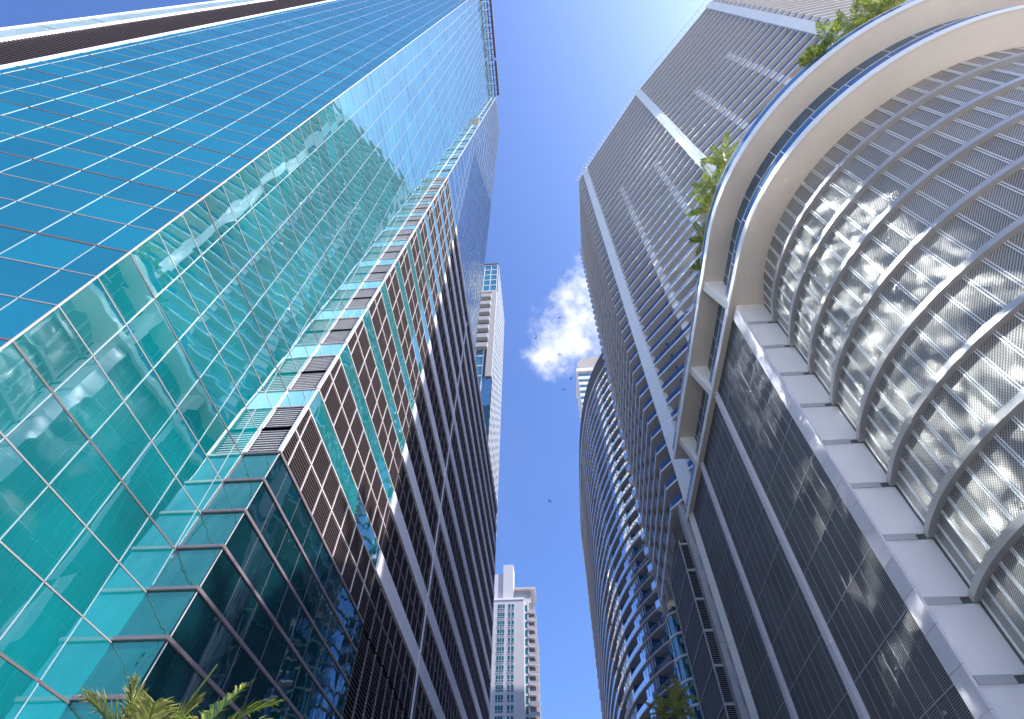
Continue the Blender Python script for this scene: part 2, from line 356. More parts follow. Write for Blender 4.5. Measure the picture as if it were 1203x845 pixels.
wp = part_label(m.build('panel_strip', M['whitepanel'], tw), 'sunlit white glass strip')
m = MB()
for a in (13.87, 15.0): m.prism([bp_(a-.05, -.4), bp_(a+.04, -.4), bp_(a+.04, .08), bp_(a-.05, .08)], 0, TOPT)
m.build('edge_frame', M['white'], tw)
# teal face
m = MB(); ys = [YC] + [6.78 + PW*k for k in range(22)]
for z0, z1 in zip(rows[:-1], rows[1:]):
    for a, b in zip(ys[:-1], ys[1:]):
        if a > lean(z1)+.1: break
        o = [tilt()*1.2 for _ in range(4)]
        m.quad((XT+o[0], a, z0), (XT+o[1], b, z0), (XT+o[2], b, z1), (XT+o[3], a, z1))
cw = part_label(m.build('curtain_wall', M['teal'], tw), 'teal curtain wall beside the street')
m = MB()
for y in ys[1:]:
    zb = CAMZ + (y-11.7)/.12 if y > 11.7 else .1
    if zb < TOPT-1: m.box(XT-.01, XT+.012, y-.011, y+.011, zb, TOPT)
for k, z in enumerate(rows):
    thick = (k-10) % 3 == 0; w = .026 if thick else .015
    m.mark(2 if thick else 1); m.box(XT-.012, XT+.012, YC+.02, min(lean(z)-.02, ys[-1]), z-w, z+w)
m.build('mullion_grid', [M['slimline'], M['tgrey'], M['transom']], cw)
# the louvred wing that stands out from the teal face; its near edge leans away with height
PIT = .22
def wing_row(z0, z1, x0=XT, x1=XS): return [(x0, lean(z0), z0), (x1, lean(z0), z0), (x1, lean(z1), z1), (x0, lean(z1), z1)]
YB, YP, YU = 25.4, 80.5, 45.0
LV = 4.1; ZW = 14.6; NL = 12; PTOP = ZW + LV*NL - .4
def frame_return(m, z0, z1, w=.07):
    for z in (z0, z1):
        m.bar((XT, lean(z)-.02, z), (XS+.02, lean(z)-.02, z), w, w)
    for x in (XT+.04, XS-.03): m.bar((x, lean(z0)-.02, z0), (x, lean(z1)-.02, z1), w*1.3, w*1.3)
# lower glazed storeys
zr = [ZW - PH*k for k in range(11)][::-1]; zr = [max(.1, z) for z in zr]; zr = sorted(set(zr))
m = MB(); s = MB(); f = MB(); f2 = MB()
sy = [YB*1.0]
for z0, z1 in zip(zr[:-1], zr[1:]):
    a = wing_row(z0, z1); m.quad(*a)
    yy = [None] + [14.2 + PW*k for k in range(9)]
    yy = [y for y in yy[1:] if y < YB] + [YB]
    pts = [(lean(z0), lean(z1))] + [(y, y) for y in yy]
    for (a0, a1), (b0, b1) in zip(pts[:-1], pts[1:]):
        o = [tilt() for _ in range(4)]
        s.quad((XS+o[0], a0, z0), (XS+o[1], b0, z0), (XS+o[2], b1, z1), (XS+o[3], a1, z1))
    f.bar((XT, lean(z1)-.03, z1), (XS+.03, lean(z1)-.03, z1), .08, .09); f2.bar((XS+.02, lean(z1)-.03, z1), (XS+.02, YB, z1), .06, .10)
for y in [14.2 + PW*k for k in range(8)]: f2.box(XS-.01, XS+.012, y-.006, y+.006, .1, ZW)
lo = part_label(m.build('return_glazing', M['return'], tw), 'teal glass return of the stepped wing')
f.bar((XT+.03, lean(.1)-.03, .1), (XT+.03, lean(ZW)-.03, ZW), .05, .05); f.build('transom', M['plum'], lo)
lo = part_label(s.build('side_glazing', M['dark'], tw), 'dark glass storeys of the wing facing the street'); f2.build('transom', M['plum'], lo)
one('corner_trim', M['lilac'], tw, lambda m: m.bar((XS, lean(.1), .1), (XS, lean(ZW), ZW), .03, .03))
# louvred storeys
for k in range(NL):
    zb = ZW + LV*k; zm = zb+1.42; zt = zb+2.84; zg = zb+LV
    # return side
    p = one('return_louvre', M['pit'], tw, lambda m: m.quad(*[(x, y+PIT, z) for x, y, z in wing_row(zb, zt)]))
    m = MB(); n = 10
    for h0 in (zb, zm):
        for i in range(n):
            z = h0 + .05 + i*(1.36/n); y = lean(z)
            m.prism([(XT+.10, y), (XS-.10, y), (XS-.10, y+.13), (XT+.10, y+.13)], [z, z, z+.06, z+.06], [z+.035, z+.035, z+.095, z+.095])
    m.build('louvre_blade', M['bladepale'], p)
    m = MB(); frame_return(m, zb, zm, .055); frame_return(m, zm, zt, .055); m.build('louvre_frame', M['lilac'], p)
    one('return_glazing', M['tealband'], tw, lambda m: m.quad(*wing_row(zt, zg)))
    # street side, louvres then glass
    def side_pit(m):
        m.quad((XS-PIT, lean(zb), zb), (XS-PIT, YB, zb), (XS-PIT, YB, zt), (XS-PIT, lean(zt), zt))
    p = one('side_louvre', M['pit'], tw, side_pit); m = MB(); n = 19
    for h0 in (zb, zm):
        for i in range(9):
            z = h0 + .10 + i*.142
            if lean(z) > YB-.3: continue
            m.prism([(XS, lean(z)+.06), (XS, YB), (XS-.12, YB), (XS-.12, lean(z)+.06)], [z+.03, z+.03, z+.06, z+.06], [z+.062, z+.062, z+.075, z+.075])
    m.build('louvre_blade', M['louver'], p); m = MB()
    for z in (zb, zm, zt): m.box(XS-.06, XS+.02, lean(z), YB, z-.03, z+.03)
    y = lean(zb) + .75
    while y < YB-.2:
        m.bar((XS, y, zb), (XS, y, zm), .055, .055); y2 = y
        m.bar((XS, y+.0, zm), (XS, y+.0, zt), .055, .055); y += 1.46
    m.bar((XS-.03, lean(zb), zb), (XS-.03, lean(zt), zt), .12, .12)
    m.build('louvre_frame', M['lilacpale'], p)
    m = MB(); y0 = lean(zt); yy = [y0 + 1.46*i for i in range(12) if y0+1.46*i < YB-.3] + [YB]
    for a, b in zip(yy[:-1], yy[1:]):
        o = [tilt() for _ in range(4)]
        m.quad((XS+o[0], a, zt), (XS+o[1], b, zt), (XS+o[2], b, zg), (XS+o[3], a+(lean(zg)-lean(zt) if a == y0 else 0), zg))
    m.build('glass_band', M['tealband'], tw)
    # car park side beyond
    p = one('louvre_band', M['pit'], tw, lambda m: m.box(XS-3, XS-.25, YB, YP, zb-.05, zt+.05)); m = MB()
    for h0 in (zb, zm):
        for i in range(7):
            z = h0 + .12 + i*.19
            m.prism([(XS-.05, YB+.02), (XS-.05, YP), (XS-.2, YP), (XS-.2, YB+.02)], [z, z, z+.09, z+.09], [z+.035, z+.035, z+.125, z+.125])
    m.build('louvre_blade', M['plumblade'], p); m = MB()
    for z in (zm,): m.box(XS-.08, XS-.02, YB, YP, z-.035, z+.035)
    y = YB+.1
    while y < YP: m.box(XS-.09, XS-.015, y-.035, y+.035, zb, zt); y += 1.46
    m.build('louvre_frame', M['plum'], p)
    m = MB(); y = YB
    while y < YP-.1: m.box(XS-.3, XS+.05, y+.012, min(YP, y+4.38)-.012, zt+.02, zg-.02); y += 4.38
    m.build('spandrel_band', M['spandrel'], tw)
# base of the car park: entrance wall, dark portal
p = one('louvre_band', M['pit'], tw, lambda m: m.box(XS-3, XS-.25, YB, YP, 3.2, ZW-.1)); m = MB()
z = 3.4
while z < ZW-.3:
    m.prism([(XS-.05, YB), (XS-.05, YP), (XS-.2, YP), (XS-.2, YB)], [z, z, z+.09, z+.09], [z+.035, z+.035, z+.125, z+.125]); z += .19
m.build('louvre_blade', M['plumblade'], p); m = MB(); y = YB+.1
while y < YP: m.box(XS-.09, XS-.015, y-.035, y+.035, 3.2, ZW-.1); y += 1.46
for z in (6.6, 10.6): m.box(XS-.1, XS, YB, YP, z-.05, z+.05)
m.build('louvre_frame', M['plum'], p)
for zz in (6.2, 10.3): bx('spandrel_band', M['spandrel'], tw, XS-.3, XS+.05, 36, YP, zz, zz+1.05)
bx('garage_portal', M['black'], tw, XS-.2, XS+.45, 30.5, 32.2, 0, 9.8)
bx('drain_pipe', M['spandrel'], tw, XS+.055, XS+.13, 37.2, 37.5, 3, PTOP-3)
# upper glazed shaft
m = MB(); j = MB(); s2 = MB(); z = PTOP+.0; kk = 0
yu = [24.0 + PW*i for i in range(15)]
yu = [y for y in yu if y < YU-.2] + [YU]
while z < TOPS-.5:
    z1 = min(z+PH, TOPS); y0, y1 = lean(z), lean(z1)
    st = [y for y in yu if y > y1+.3]; pts = [(y0, y1)] + [(y, y) for y in st]
    for (a0, a1), (b0, b1) in zip(pts[:-1], pts[1:]):
        o = [tilt()*1.5 for _ in range(4)]
        m.quad((XS+o[0], a0, z), (XS+o[1], b0, z), (XS+o[2], b1, z1), (XS+o[3], a1, z1))
    w_ = .09 if kk % 3 == 0 else .02; j.box(XS-.02, XS+.025, y0, YU, z-w_, z+w_)
    z = z1; kk += 1
cw = part_label(m.build('curtain_wall', M['sky'], tw), 'upper blue glass shaft above the car park'); m = j
for y in yu[:-1]:
    zt_ = CAMZ + (y-11.7)/.12
    if zt_ > PTOP+1: m.box(XS-.02, XS+.025, y-.02, y+.02, PTOP, min(zt_, TOPS))
m.build('mullion_grid', M['slimline'], cw)
zz = PTOP; k = 0
while zz < TOPS-1.5:      # return strip of the shaft, banded
    z1 = min(zz+2.6, TOPS); z2 = min(zz+LV, TOPS)
    a = one('return_glazing', M['tealband'], tw, lambda m: m.quad(*wing_row(zz, z1)))
    one('return_louvre', M['lilac'] if k % 2 else M['louver'], tw, lambda m: m.quad(*[(x, y+.05, z) for x, y, z in wing_row(z1, z2)]))
    zz = z2; k += 1
one('corner_trim', M['mullion'], tw, lambda m: m.bar((XS-.02, lean(ZW), ZW), (XS-.02, lean(TOPS), TOPS), .07, .07))
one('corner_trim', M['mullion'], tw, lambda m: m.bar((XT, lean(ZW)-.02, ZW), (XT, lean(TOPS)-.02, TOPS), .06, .06))
# solid body behind the skin
def body(m):
    b1 = bp_(15.05, -.45); b0 = bp_(.3, -.45)
    m.prism([b1, b0, (XT-.35, YC+.2), (XT-.35, 36), (XT-.35, YU), (-34, YU), (-38, b1[1]+14)], 0, TOPT-.3)
    m.prism([(XT-.35, 36.2), (XS-.35, 36.2), (XS-.35, YU), (XT-.35, YU)], PTOP-.2, TOPS-.2)
    m.box(-40, XS-3.0, YB, YP, 0, PTOP)
    m.box(XT-.3, XS-.36, 25.2, YU, ZW, 120)
one('wall', M['core'], tw, body)
bx('roof', M['spandrel'], tw, -40, XS, YU+.02, YP, PTOP, PTOP+.5)
# parapet rail and the cleaning-cradle track along the street edge of the roof
m = MB(); m.box(XT-.02, XT+.15, YC, 36.4, TOPT, TOPT+.5); rf = m.build('roof_edge', M['mullion'], tw)
m = MB()
for i in range(14): m.box(XT+.3, XT+.7, 7+i*2.1, 7+i*2.1+1.7, TOPT+.2, TOPT+2.0)
m.build('parapet_glass', M['rail'], rf); m = MB()
m.bar((XT+1.6, 7, TOPT+1.2), (XT+1.6, 24.5, TOPT+1.2), .7, .5); m.bar((XT+1.6, 25.3, TOPT+1.2), (XT+1.6, 35.8, TOPT+1.2), .7, .5)
for i in range(20): m.bar((XT, 7+i*1.5, TOPT+.6), (XT+1.6, 7+i*1.5, TOPT+1.0), .18, .18)
m.build('cradle_track', M['dkrail'], rf)

# ------------------------------------------------------------------ the rounded car park across the street
CX, CY = 33.0, 20.8
pk = empty('parking_garage', (17.3, 25.4, 0))
tag(pk, 'car park with a rounded perforated metal corner, curved ribs and two sweeping cream balconies', 'parking garage')
def arc(r, a0=180, a1=270, n=64): return [(CX + r*math.cos(R(a0+(a1-a0)*i/n)), CY + r*math.sin(R(a0+(a1-a0)*i/n))) for i in range(n+1)]
def slab_path(r, yend): return [(CX-r, yend), (CX-r, (yend+CY)/2)] + arc(r) + [(62, CY-r)]
RS = 13.95; WX = 17.3; ZL, ZU = H(40), H(44)
A0 = 180 - math.degrees(math.asin(4.6/RS))
# drum screen with paired rails
rail_a = [a for a in (192.4 + 4.3*(i-1) for i in range(-6, 27)) if A0+1.2 < a < 270]
dpath = [(CX+RS*math.cos(R(a)), CY+RS*math.sin(R(a))) for a in [A0] + rail_a + [270]] + [(CX+1.06*i, CY-RS) for i in range(1, 28)]
RZ = [.2] + [H(37.1-3.415*k) for k in range(10, -1, -1)] + [ZL]
sc = part_label(one('screen', M['scrdrum'], pk, lambda m: [m.strip(dpath, z0, z1) for z0, z1 in zip(RZ[:-1], RZ[1:])]), 'curved light metal screen')
for a in rail_a:
    m = MB()
    for da in (-.26, .26):
        c, s_ = math.cos(R(a+da)), math.sin(R(a+da)); t = (-s_*.026, c*.026)
        p0 = (CX+RS*c, CY+RS*s_); p1 = (CX+(RS+.05)*c, CY+(RS+.05)*s_)
        m.prism([(p0[0]-t[0], p0[1]-t[1]), (p0[0]+t[0], p0[1]+t[1]), (p1[0]+t[0], p1[1]+t[1]), (p1[0]-t[0], p1[1]-t[1])], .2, ZL-.02)
    m.build('screen_rail', M['mullion'], sc)
for i in range(1, 28):
    x = CX + 1.06*i; m = MB()
    for d in (-.064, .064): m.box(x+d-.026, x+d+.026, CY-RS-.05, CY-RS, .2, ZL-.02)
    m.build('screen_rail', M['mullion'], sc)
# ribs
RO = 14.33
for k in range(11):
    h = 37.1 - 3.415*k; z = H(h)
    rp = arc(RO, A0+1.0, 270, 90) + [(62, CY-RO)]; ri = arc(RS-.05, A0+1.0, 270, 90) + [(62, CY-RS+.05)]
    m = MB(); m.ring(rp, ri, z-.14, z+.22); m.build('rib', M['alu'], pk)
# white return between corner pilaster and drum
XD = CX + RS*math.cos(R(A0))
for k in range(13):
    zt = H(37.1-3.415*(k-1)) - .14 if k else ZL; zb = H(37.1-3.415*k)+.22
    if k == 12: break
    m = MB(); m.box(WX+.06, XD+.3, 25.36, 25.6, max(zb, .1), zt); m.build('return_panel', M['offwhite'], pk)
    if zb > .5:
        m = MB(); m.box(WX+.08, 18.95, 25.30, 25.62, zb-.36, zb-.004); m.build('sill_bar', M['greycol'], pk)
m = MB()
for k in range(24):
    zb, zt = .02+1.72*k, .02+1.72*k+1.70
    if zt > ZL: zt = ZL-.01
    if zb < ZL-.1: m.box(WX-.10, WX+.055, 25.32, 26.55, zb, zt)
part_label(m.build('corner_pilaster', M['tile'], pk), 'lilac tiled corner pilaster')
# flat street wall: three screened bays between pale fins
fins = [35.5, 45.7]
bays = [(26.56, 35.2), (35.9, 45.35), (46.05, 55.2)]
for i, (a, b) in enumerate(bays):
    pz = [.2] + [H(3.41*k+10.2-6.82) for k in range(11)] + [ZL+.2]; py = [b+(a-b)*q/8 for q in range(9)]
    s = one('screen', M['scrwall'], pk, lambda m: [m.strip([(WX, y) for y in py], z0, z1) for z0, z1 in zip(pz[:-1], pz[1:])]); m = MB()
    for k in range(13):
        z = H(3.41*k+10.2-6.82)
        if z < ZL: m.box(WX-.02, WX+.01, a, b, z-.03, z+.03)
    y = a+.5
    m.build('screen_joint', M['joint'], s); m = MB()
    n = 8
    for q in range(1, n): y = a+(b-a)*q/n; m.box(WX-.015, WX+.01, y-.017, y+.017, .2, ZL+.2)
    m.build('screen_rail', M['joint'], s)
for y in fins:
    m = MB()
    for k in range(24):
        z0, z1 = .02+1.75*k, min(.02+1.75*k+1.735, ZL-.01)
        if z0 < ZL-.1: m.box(WX-.30, WX+.1, y-.32, y+.32, z0, z1)
    m.build('fin', M['tile'], pk)
# slabs, balustrades, terrace windows and brackets
lo_o, lo_i = slab_path(16.2, 56.2), [(WX+1.5, 56.2), (WX+1.5, 38.5)] + arc(12.5) + [(62, CY-12.5)]
def fascia(o, r, yend, z0, z1, th): pass
sl_ = part_label(one('balcony_slab', M['cream'], pk, lambda m: m.ring(lo_o, lo_i, ZL, ZL+.45)), 'lower cream balcony slab')
m = MB(); m.ring(slab_path(16.27, 56.3), slab_path(16.203, 56.3), ZL-.06, ZL+.56); m.build('edge_trim', M['white'], sl_)
m = MB(); m.strip(slab_path(16.10, 56.1), ZL+.5, ZL+1.55); g = m.build('balustrade', M['rail'], sl_)
m = MB(); P_ = slab_path(16.10, 56.1); m.ring(slab_path(16.13, 56.1), slab_path(16.07, 56.1), ZL+1.55, ZL+1.60)
m.build('handrail', M['mullion'], sl_)
for a in P_[2::7][:-1] + [(CX-16.10, 22+q*2.9) for q in range(12)]: one('baluster', M['mullion'], sl_, lambda m: m.bar((*a, ZL+.45), (*a, ZL+1.55), .04, .04))
up_o, up_i = slab_path(17.45, 49.2), [(WX+2.5, 49.2), (WX+2.5, 35)] + arc(12.3) + [(62, CY-12.3)]
su = part_label(one('balcony_slab', M['cream'], pk, lambda m: m.ring(up_o, up_i, ZU, ZU+.5)), 'upper cream balcony slab')
m = MB(); m.ring(slab_path(17.53, 49.3), slab_path(17.453, 49.3), ZU-.07, ZU+.62); m.build('edge_trim', M['white'], su)
P_ = slab_path(17.35, 49.1); one('balustrade', M['rail'], su, lambda m: m.strip(P_, ZU+.55, ZU+1.65))
m = MB(); m.ring(slab_path(17.38, 49.1), slab_path(17.32, 49.1), ZU+1.65, ZU+1.70); m.build('handrail', M['mullion'], su)
wr = 15.55
wn = one('window_band', M['bandwin'], pk, lambda m: m.strip([(CX-wr, 49), (CX-wr, 35)] + arc(wr) + [(62, CY-wr)], ZL+.45, ZU)); m = MB()
for i in range(0, 14):
    a = 180+90*i/13; c, s_ = math.cos(R(a)), math.sin(R(a)); m.bar((CX+(wr+.02)*c, CY+(wr+.02)*s_, ZL+.45), (CX+(wr+.02)*c, CY+(wr+.02)*s_, ZU), .045, .045)
for q in range(12): m.bar((CX-wr-.02, 22+q*2.3, ZL+.45), (CX-wr-.02, 22+q*2.3, ZU), .045, .045)
m.ring([(CX-wr-.05, 49), (CX-wr-.05, 35)] + arc(wr+.05) + [(62, CY-wr-.05)], [(CX-wr+.02, 49), (CX-wr+.02, 35)] + arc(wr-.02) + [(62, CY-wr+.02)], ZL+2.2, ZL+2.28)
m.build('window_frame', M['spandrel'], wn)
for y in (25.5, 35.5, 45.9):
    m = MB(); w = .38
    for yy in (1,):
        i = len(m.v); x0, x1, x2 = CX-17.3, CX-16.3, WX+.1
        pr = [(x0, ZU-.003), (x0, ZU-.30), (x1, ZL+.2), (x2, ZL+.2), (x2, ZU-.003)]
        m.v += [(x, y-w, z) for x, z in pr] + [(x, y+w, z) for x, z in pr]
        n = 5; m.f.append(tuple(range(i, i+n))); m.uv.append([(0, 0)]*n); m.f.append(tuple(range(i+2*n-1, i+n-1, -1))); m.uv.append([(0, 0)]*n)
        for k in range(n): k2 = (k+1) % n; m.f.append((i+k, i+n+k, i+n+k2, i+k2)); m.uv.append([(0, 0)]*4)
    m.build('bracket', M['white'], pk)
# end pier, louvred return and dark wall under the balcony tower
m = MB()
for k in range(13):
    z0, z1 = 3.4*k+.02, 3.4*k+3.385
    m.box(16.35, WX+.1, 55.9, 57.2, z0, z1)
part_label(m.build('end_pier', M['greycol'], pk), 'grey end pier with narrow slots')
for k in range(12):
    m = MB(); m.box(16.9, 17.05, 55.86, 55.9, 3.4*k+1.2, 3.4*k+2.9); m.build('pier_slot', M['joint'], pk)
m = MB()
for k in range(24):
    z0, z1 = .02+1.75*k, min(.02+1.75*k+1.735, ZL-.01)
    if z0 < ZL-.1: m.box(WX-.22, WX+.05, 55.2, 55.85, z0, z1)
m.build('fin', M['tile'], pk)
ZT = H(38)
p = one('end_louvre', M['pit'], pk, lambda m: m.box(15.45, 16.35, 57.0, 57.2, 0, ZT)); m = MB(); z = .2
while z < ZT-.2: m.prism([(15.5, 56.9), (16.35, 56.9), (16.35, 57.0), (15.5, 57.0)], [z, z, z+.06, z+.06], [z+.03, z+.03, z+.09, z+.09]); z += .17
m.build('louvre_blade', M['joint'], p); m = MB()
for k in range(12): m.box(15.35, 16.36, 56.78, 56.98, H(3.41*k)-.12, H(3.41*k)+.12)
m.bar((15.42, 56.85, 0), (15.42, 56.85, ZT), .12, .12); m.build('louvre_frame', M['greycol'], p)
s = one('screen', M['scrdark'], pk, lambda m: m.strip([(15.4, 66), (15.4, 56.9)], .1, ZT)); m = MB()
for k in range(12): m.box(15.34, 15.42, 56.9, 66, H(3.41*k)-.06, H(3.41*k)+.06)
m.bar((15.38, 66, 0), (15.38, 66, ZT), .25, .25); m.build('screen_joint', M['joint'], s)
def pbody(m):
    inn = arc(RS-.4, A0, 270, 40)
    m.prism([(WX+.5, 56.8), (WX+.5, 25.7)] + inn + [(62, CY-RS+.4), (62, 56.8)], 0, ZL+.2)
    m.prism([(CX-wr+.3, 49)] + arc(wr-.3, 180, 270, 40) + [(62, CY-wr+.3), (62, 49)], ZL+.46, ZU)
    m.box(15.5, 40, 57.25, 66, 0, ZT)
one('wall', M['core'], pk, pbody)
bx('downlight', M['whitepanel'], pk, WX-.1, WX, 28.3, 28.45, H(9.6), H(9.75))

# ------------------------------------------------------------------ the balcony tower above it
tb = empty('balcony_tower', (17, 55, 0))
tag(tb, 'tall apartment tower of stacked pale balconies and white corner bands above the rounded car park', 'apartment tower')
pA, pB, pC, pE, pL = Vector((17.3, 54.6)), Vector((32.9, 32.3)), Vector((51.5, 11.4)), Vector((92, 7.2)), Vector((15.7, 57.2))
plan = [Vector((16.5, 81)), pL, pA, pB, pC, pE, Vector((92, 60)), Vector((45, 81))]
cen = Vector((50, 50))
def inset(d):
    out = []; n = len(plan)
    for i in range(n):
        p0, p1, p2 = plan[i-1], plan[i], plan[(i+1) % n]
        e1 = (p1-p0).normalized(); e2 = (p2-p1).normalized()
        n1 = Vector((-e1.y, e1.x)); n2 = Vector((-e2.y, e2.x))
        if n1.dot(cen-p1) < 0: n1 = -n1
        if n2.dot(cen-p1) < 0: n2 = -n2
        b = (n1+n2); b = b/(b.length**2)*2; out.append(p1 + b*d)
    return [tuple(q) for q in out]
ZR, FP = H(170), 3.1
floors = [ZR - FP*k for k in range(42)]
floors = [z for z in floors if z > 41]
outer, o1, rl, gl = inset(0), inset(-.05), inset(.12), inset(1.9)
for k, z in enumerate(floors):
    s = one('balcony_slab', M['soffit'], tb, lambda m: m.prism(outer, z-.22, z))
    m = MB(); vis = [outer[i] for i in range(6)]; oo = [o1[i] for i in range(6)]; m.ring(oo, vis, z-.23, z+.04); m.build('edge_trim', M['white'], s)
    if k: 
        m = MB(); m.strip([rl[i] for i in range(6)], z+.04, z+1.1); m.build('balustrade', M['raildeep'], s)
g = one('glazing', M['towerglass'], tb, lambda m: m.prism(gl, 40, ZR-.1)); m = MB()
for i in range(5):
    a, b = Vector(gl[i]), Vector(gl[i+1]); n = max(2, int((b-a).length/1.9))
    for q in range(n+1): p = a+(b-a)*q/n; m.bar((*p, 40), (*p, ZR-.3), .09, .09)
m.build('mullion', M['mullion'], g)
# pointed balcony noses at the far street end, one to a storey
for z in floors:
    q = [(16.5, 81.02), (15.95, 82.0), (17.6, 83.3), (18.2, 81.02)]
    n_ = one('balcony_nose', M['soffit'], tb, lambda m: m.prism(q, z-.22, z)); one('balustrade', M['raildeep'], n_, lambda m: m.strip(q[:3], z+.02, z+1.1))
# white corner bands, one panel per storey
def band(a, b, d0, d1, zlo=38):
    a, b = Vector(a), Vector(b); e = (b-a).normalized(); n = Vector((-e.y, e.x)); n = -n if n.dot(cen-a) > 0 else n
    m = MB(); z = ZR+.6
    while z > zlo:
        q = [a+n*.25, b+n*.25, b-n*1.0, a-n*1.0]; m.prism([tuple(p) for p in q], z-FP+.03, z); z -= FP
    m.build('corner_band', M['white'], tb)
eAB, eBC = (pB-pA).normalized(), (pC-pB).normalized()
band(pA-eAB*.45, pA+eAB*1.55, 0, 0, 0.1); band(pB-eAB*1.3, pB+eAB*.0, 0, 0); band(pB+eBC*.02, pB+eBC*.6, 0, 0)
band(pC-eBC*2.9, pC-eBC*1.05, 0, 0)
# party screens between balconies (rows of white squares)
def parts(P, Q, t, z_hi, mat, w=1.75, hgt=2.86, lo=41):
    e = (Q-P).normalized(); n = Vector((-e.y, e.x)); n = n if n.dot(cen-P) > 0 else -n; p = P+(Q-P)*t
    for z in floors:
        if z > z_hi or z < lo: continue
        m = MB(); a = p+n*.45; b = p+n*w; k = .6 if w > 1 else .1; m.prism([tuple(a-e*k), tuple(a+e*k), tuple(b+e*k), tuple(b-e*k)], z+.02, z+hgt); m.build('party_screen', mat, tb)
parts(pA, pB, .335, H(131), M['white']); parts(pA, pB, .71, H(123), M['white'])
pC0 = Vector((50.8, 12.2)); parts(pB, pC0, .312, H(131), M['white']); parts(pB, pC0, .644, H(131), M['white'])
parts(pA, pB, .18, H(70), M['railteal'], .9, 2.6); parts(pA, pB, .52, H(80), M['railteal'], .9, 2.6)
# brown screens along the street-side balconies
for i in range(5):
    y = 61 + i*4.2; x = 15.72 + (y-57)*.035; m = MB(); m.box(x+.12, x+.25, y, y+2.4, 42, ZR-.3); m.build('balcony_screen', M['brown'], tb)
# roof trellis
m = MB(); ro = inset(-1.3)
for i in range(1, 5):
    a, b, a2, b2 = Vector(outer[i]), Vector(outer[i+1]), Vector(ro[i]), Vector(ro[i+1]); n = max(3, int((b-a).length/1.15))
    m.bar((*a2, ZR+.5), (*b2, ZR+.5), .12, .12)
    for q in range(n+1): p, p2 = a+(b-a)*q/n, a2+(b2-a2)*q/n; m.bar((*p, ZR+.2), (*p2, ZR+.5), .09, .09)
m.build('roof_trellis', M['white'], tb)

# ------------------------------------------------------------------ curved glass tower farther down the street
tcv = empty('curved_tower', (13, 130, 0))
tag(tcv, 'curved blue glass apartment tower with thin white balcony edges and a black crown band', 'apartment tower')
def catmull(pts, n=8):
    out = []
    for i in range(len(pts)-1):
        p0 = pts[max(0, i-1)]; p1 = pts[i]; p2 = pts[i+1]; p3 = pts[min(len(pts)-1, i+2)]
        for q in range(n):
            t = q/n
            out.append(tuple(.5*((2*p1[c]) + (-p0[c]+p2[c])*t + (2*p0[c]-5*p1[c]+4*p2[c]-p3[c])*t*t + (-p0[c]+3*p1[c]-3*p2[c]+p3[c])*t**3) for c in (0, 1)))
    out.append(pts[-1]); return out
cpath = catmull([(34, 93), (27, 91.5), (22.8, 92.6), (19.6, 97), (16.6, 104), (14.2, 114), (12.8, 127), (12.3, 142), (12.5, 165), (13.0, 190)], 8)
def offs(path, d):
    out = []
    for i, p in enumerate(path):
        a = Vector(path[max(0, i-1)]); b = Vector(path[min(len(path)-1, i+1)]); e = (b-a).normalized(); n = Vector((-e.y, e.x))   # left of travel
        if n.dot(Vector((45, 140))-Vector(p)) < 0: n = -n
        out.append((p[0]+n.x*d, p[1]+n.y*d))
    return out
ZC = H(130)
zs = [ZC - 5.2 - 3.2*k for k in range(38)]
back = [(48, 190), (48, 93)]
c_in = offs(cpath, .35); c_bal = offs(cpath, 1.5)
seg_of = lambda i: (i // 5) % 2
for k, z in enumerate(zs):
    s = one('balcony_slab', M['slabgrey'], tcv, lambda m: m.ring(cpath, offs(cpath, 2.4), z-.16, z))
    m = MB(); m.ring(offs(cpath, -.05), offs(cpath, 0), z-.16, z+.06); m.build('edge_trim', M['slabedge'], s)
    m = MB(); d = MB()
    for i in range(len(cpath)-1):
        if seg_of(i):
            m.quad((*c_bal[i], z), (*c_bal[i+1], z), (*c_bal[i+1], z+3), (*c_bal[i], z+3))
        else:
            m.quad((*c_in[i], z), (*c_in[i+1], z), (*c_in[i+1], z+3), (*c_in[i], z+3))
            if seg_of(i+1): m.quad((*c_in[i+1], z), (*c_bal[i+1], z), (*c_bal[i+1], z+3), (*c_in[i+1], z+3))
            if i and seg_of(i-1): m.quad((*c_in[i], z), (*c_bal[i], z), (*c_bal[i], z+3), (*c_in[i], z+3))
    m.build('glazing', M['curveglass'], tcv); d.strip(offs(cpath, .06), z+.1, z+1.1); d.build('balustrade', M['railpale'], s)
m = MB(); mm = MB()
for i in range(0, len(cpath)-1):
    if not seg_of(i):
        p = offs(cpath, .33)[i]; m = MB(); m.bar((*p, 3), (*p, ZC-3.6), .10, .10); m.build('mullion', M['mullion'], tcv)
m = MB(); m.ring(offs(cpath, -.15), offs(cpath, 3.0), ZC-5.0, ZC+1.5); m.build('crown_band', M['black'], tcv)
m = MB(); m.ring(offs(cpath, -.35), offs(cpath, -.16), ZC-5.5, ZC-5.1); m.build('edge_trim', M['white'], tcv)
one('wall', M['core'], tcv, lambda m: m.prism(offs(cpath, 2.5)+back, 0, ZC-.5))
# rounded glass bay at its near corner
bay = [(20.2+2.6*math.cos(R(a)), 84.5+2.6*math.sin(R(a))) for a in range(100, 300, 10)]
b = one('rounded_bay', M['bayglass'], tcv, lambda m: m.strip(bay, 0, H(62)))
for k in range(17):
    z = H(61.5-3.2*k-3); m = MB(); m.ring([(20.2+2.75*math.cos(R(a)), 84.5+2.75*math.sin(R(a))) for a in range(100, 300, 10)], [(20.2+2.55*math.cos(R(a)), 84.5+2.55*math.sin(R(a))) for a in range(100, 300, 10)], z-.15, z+.15); m.build('bay_ring', M['white'], b)

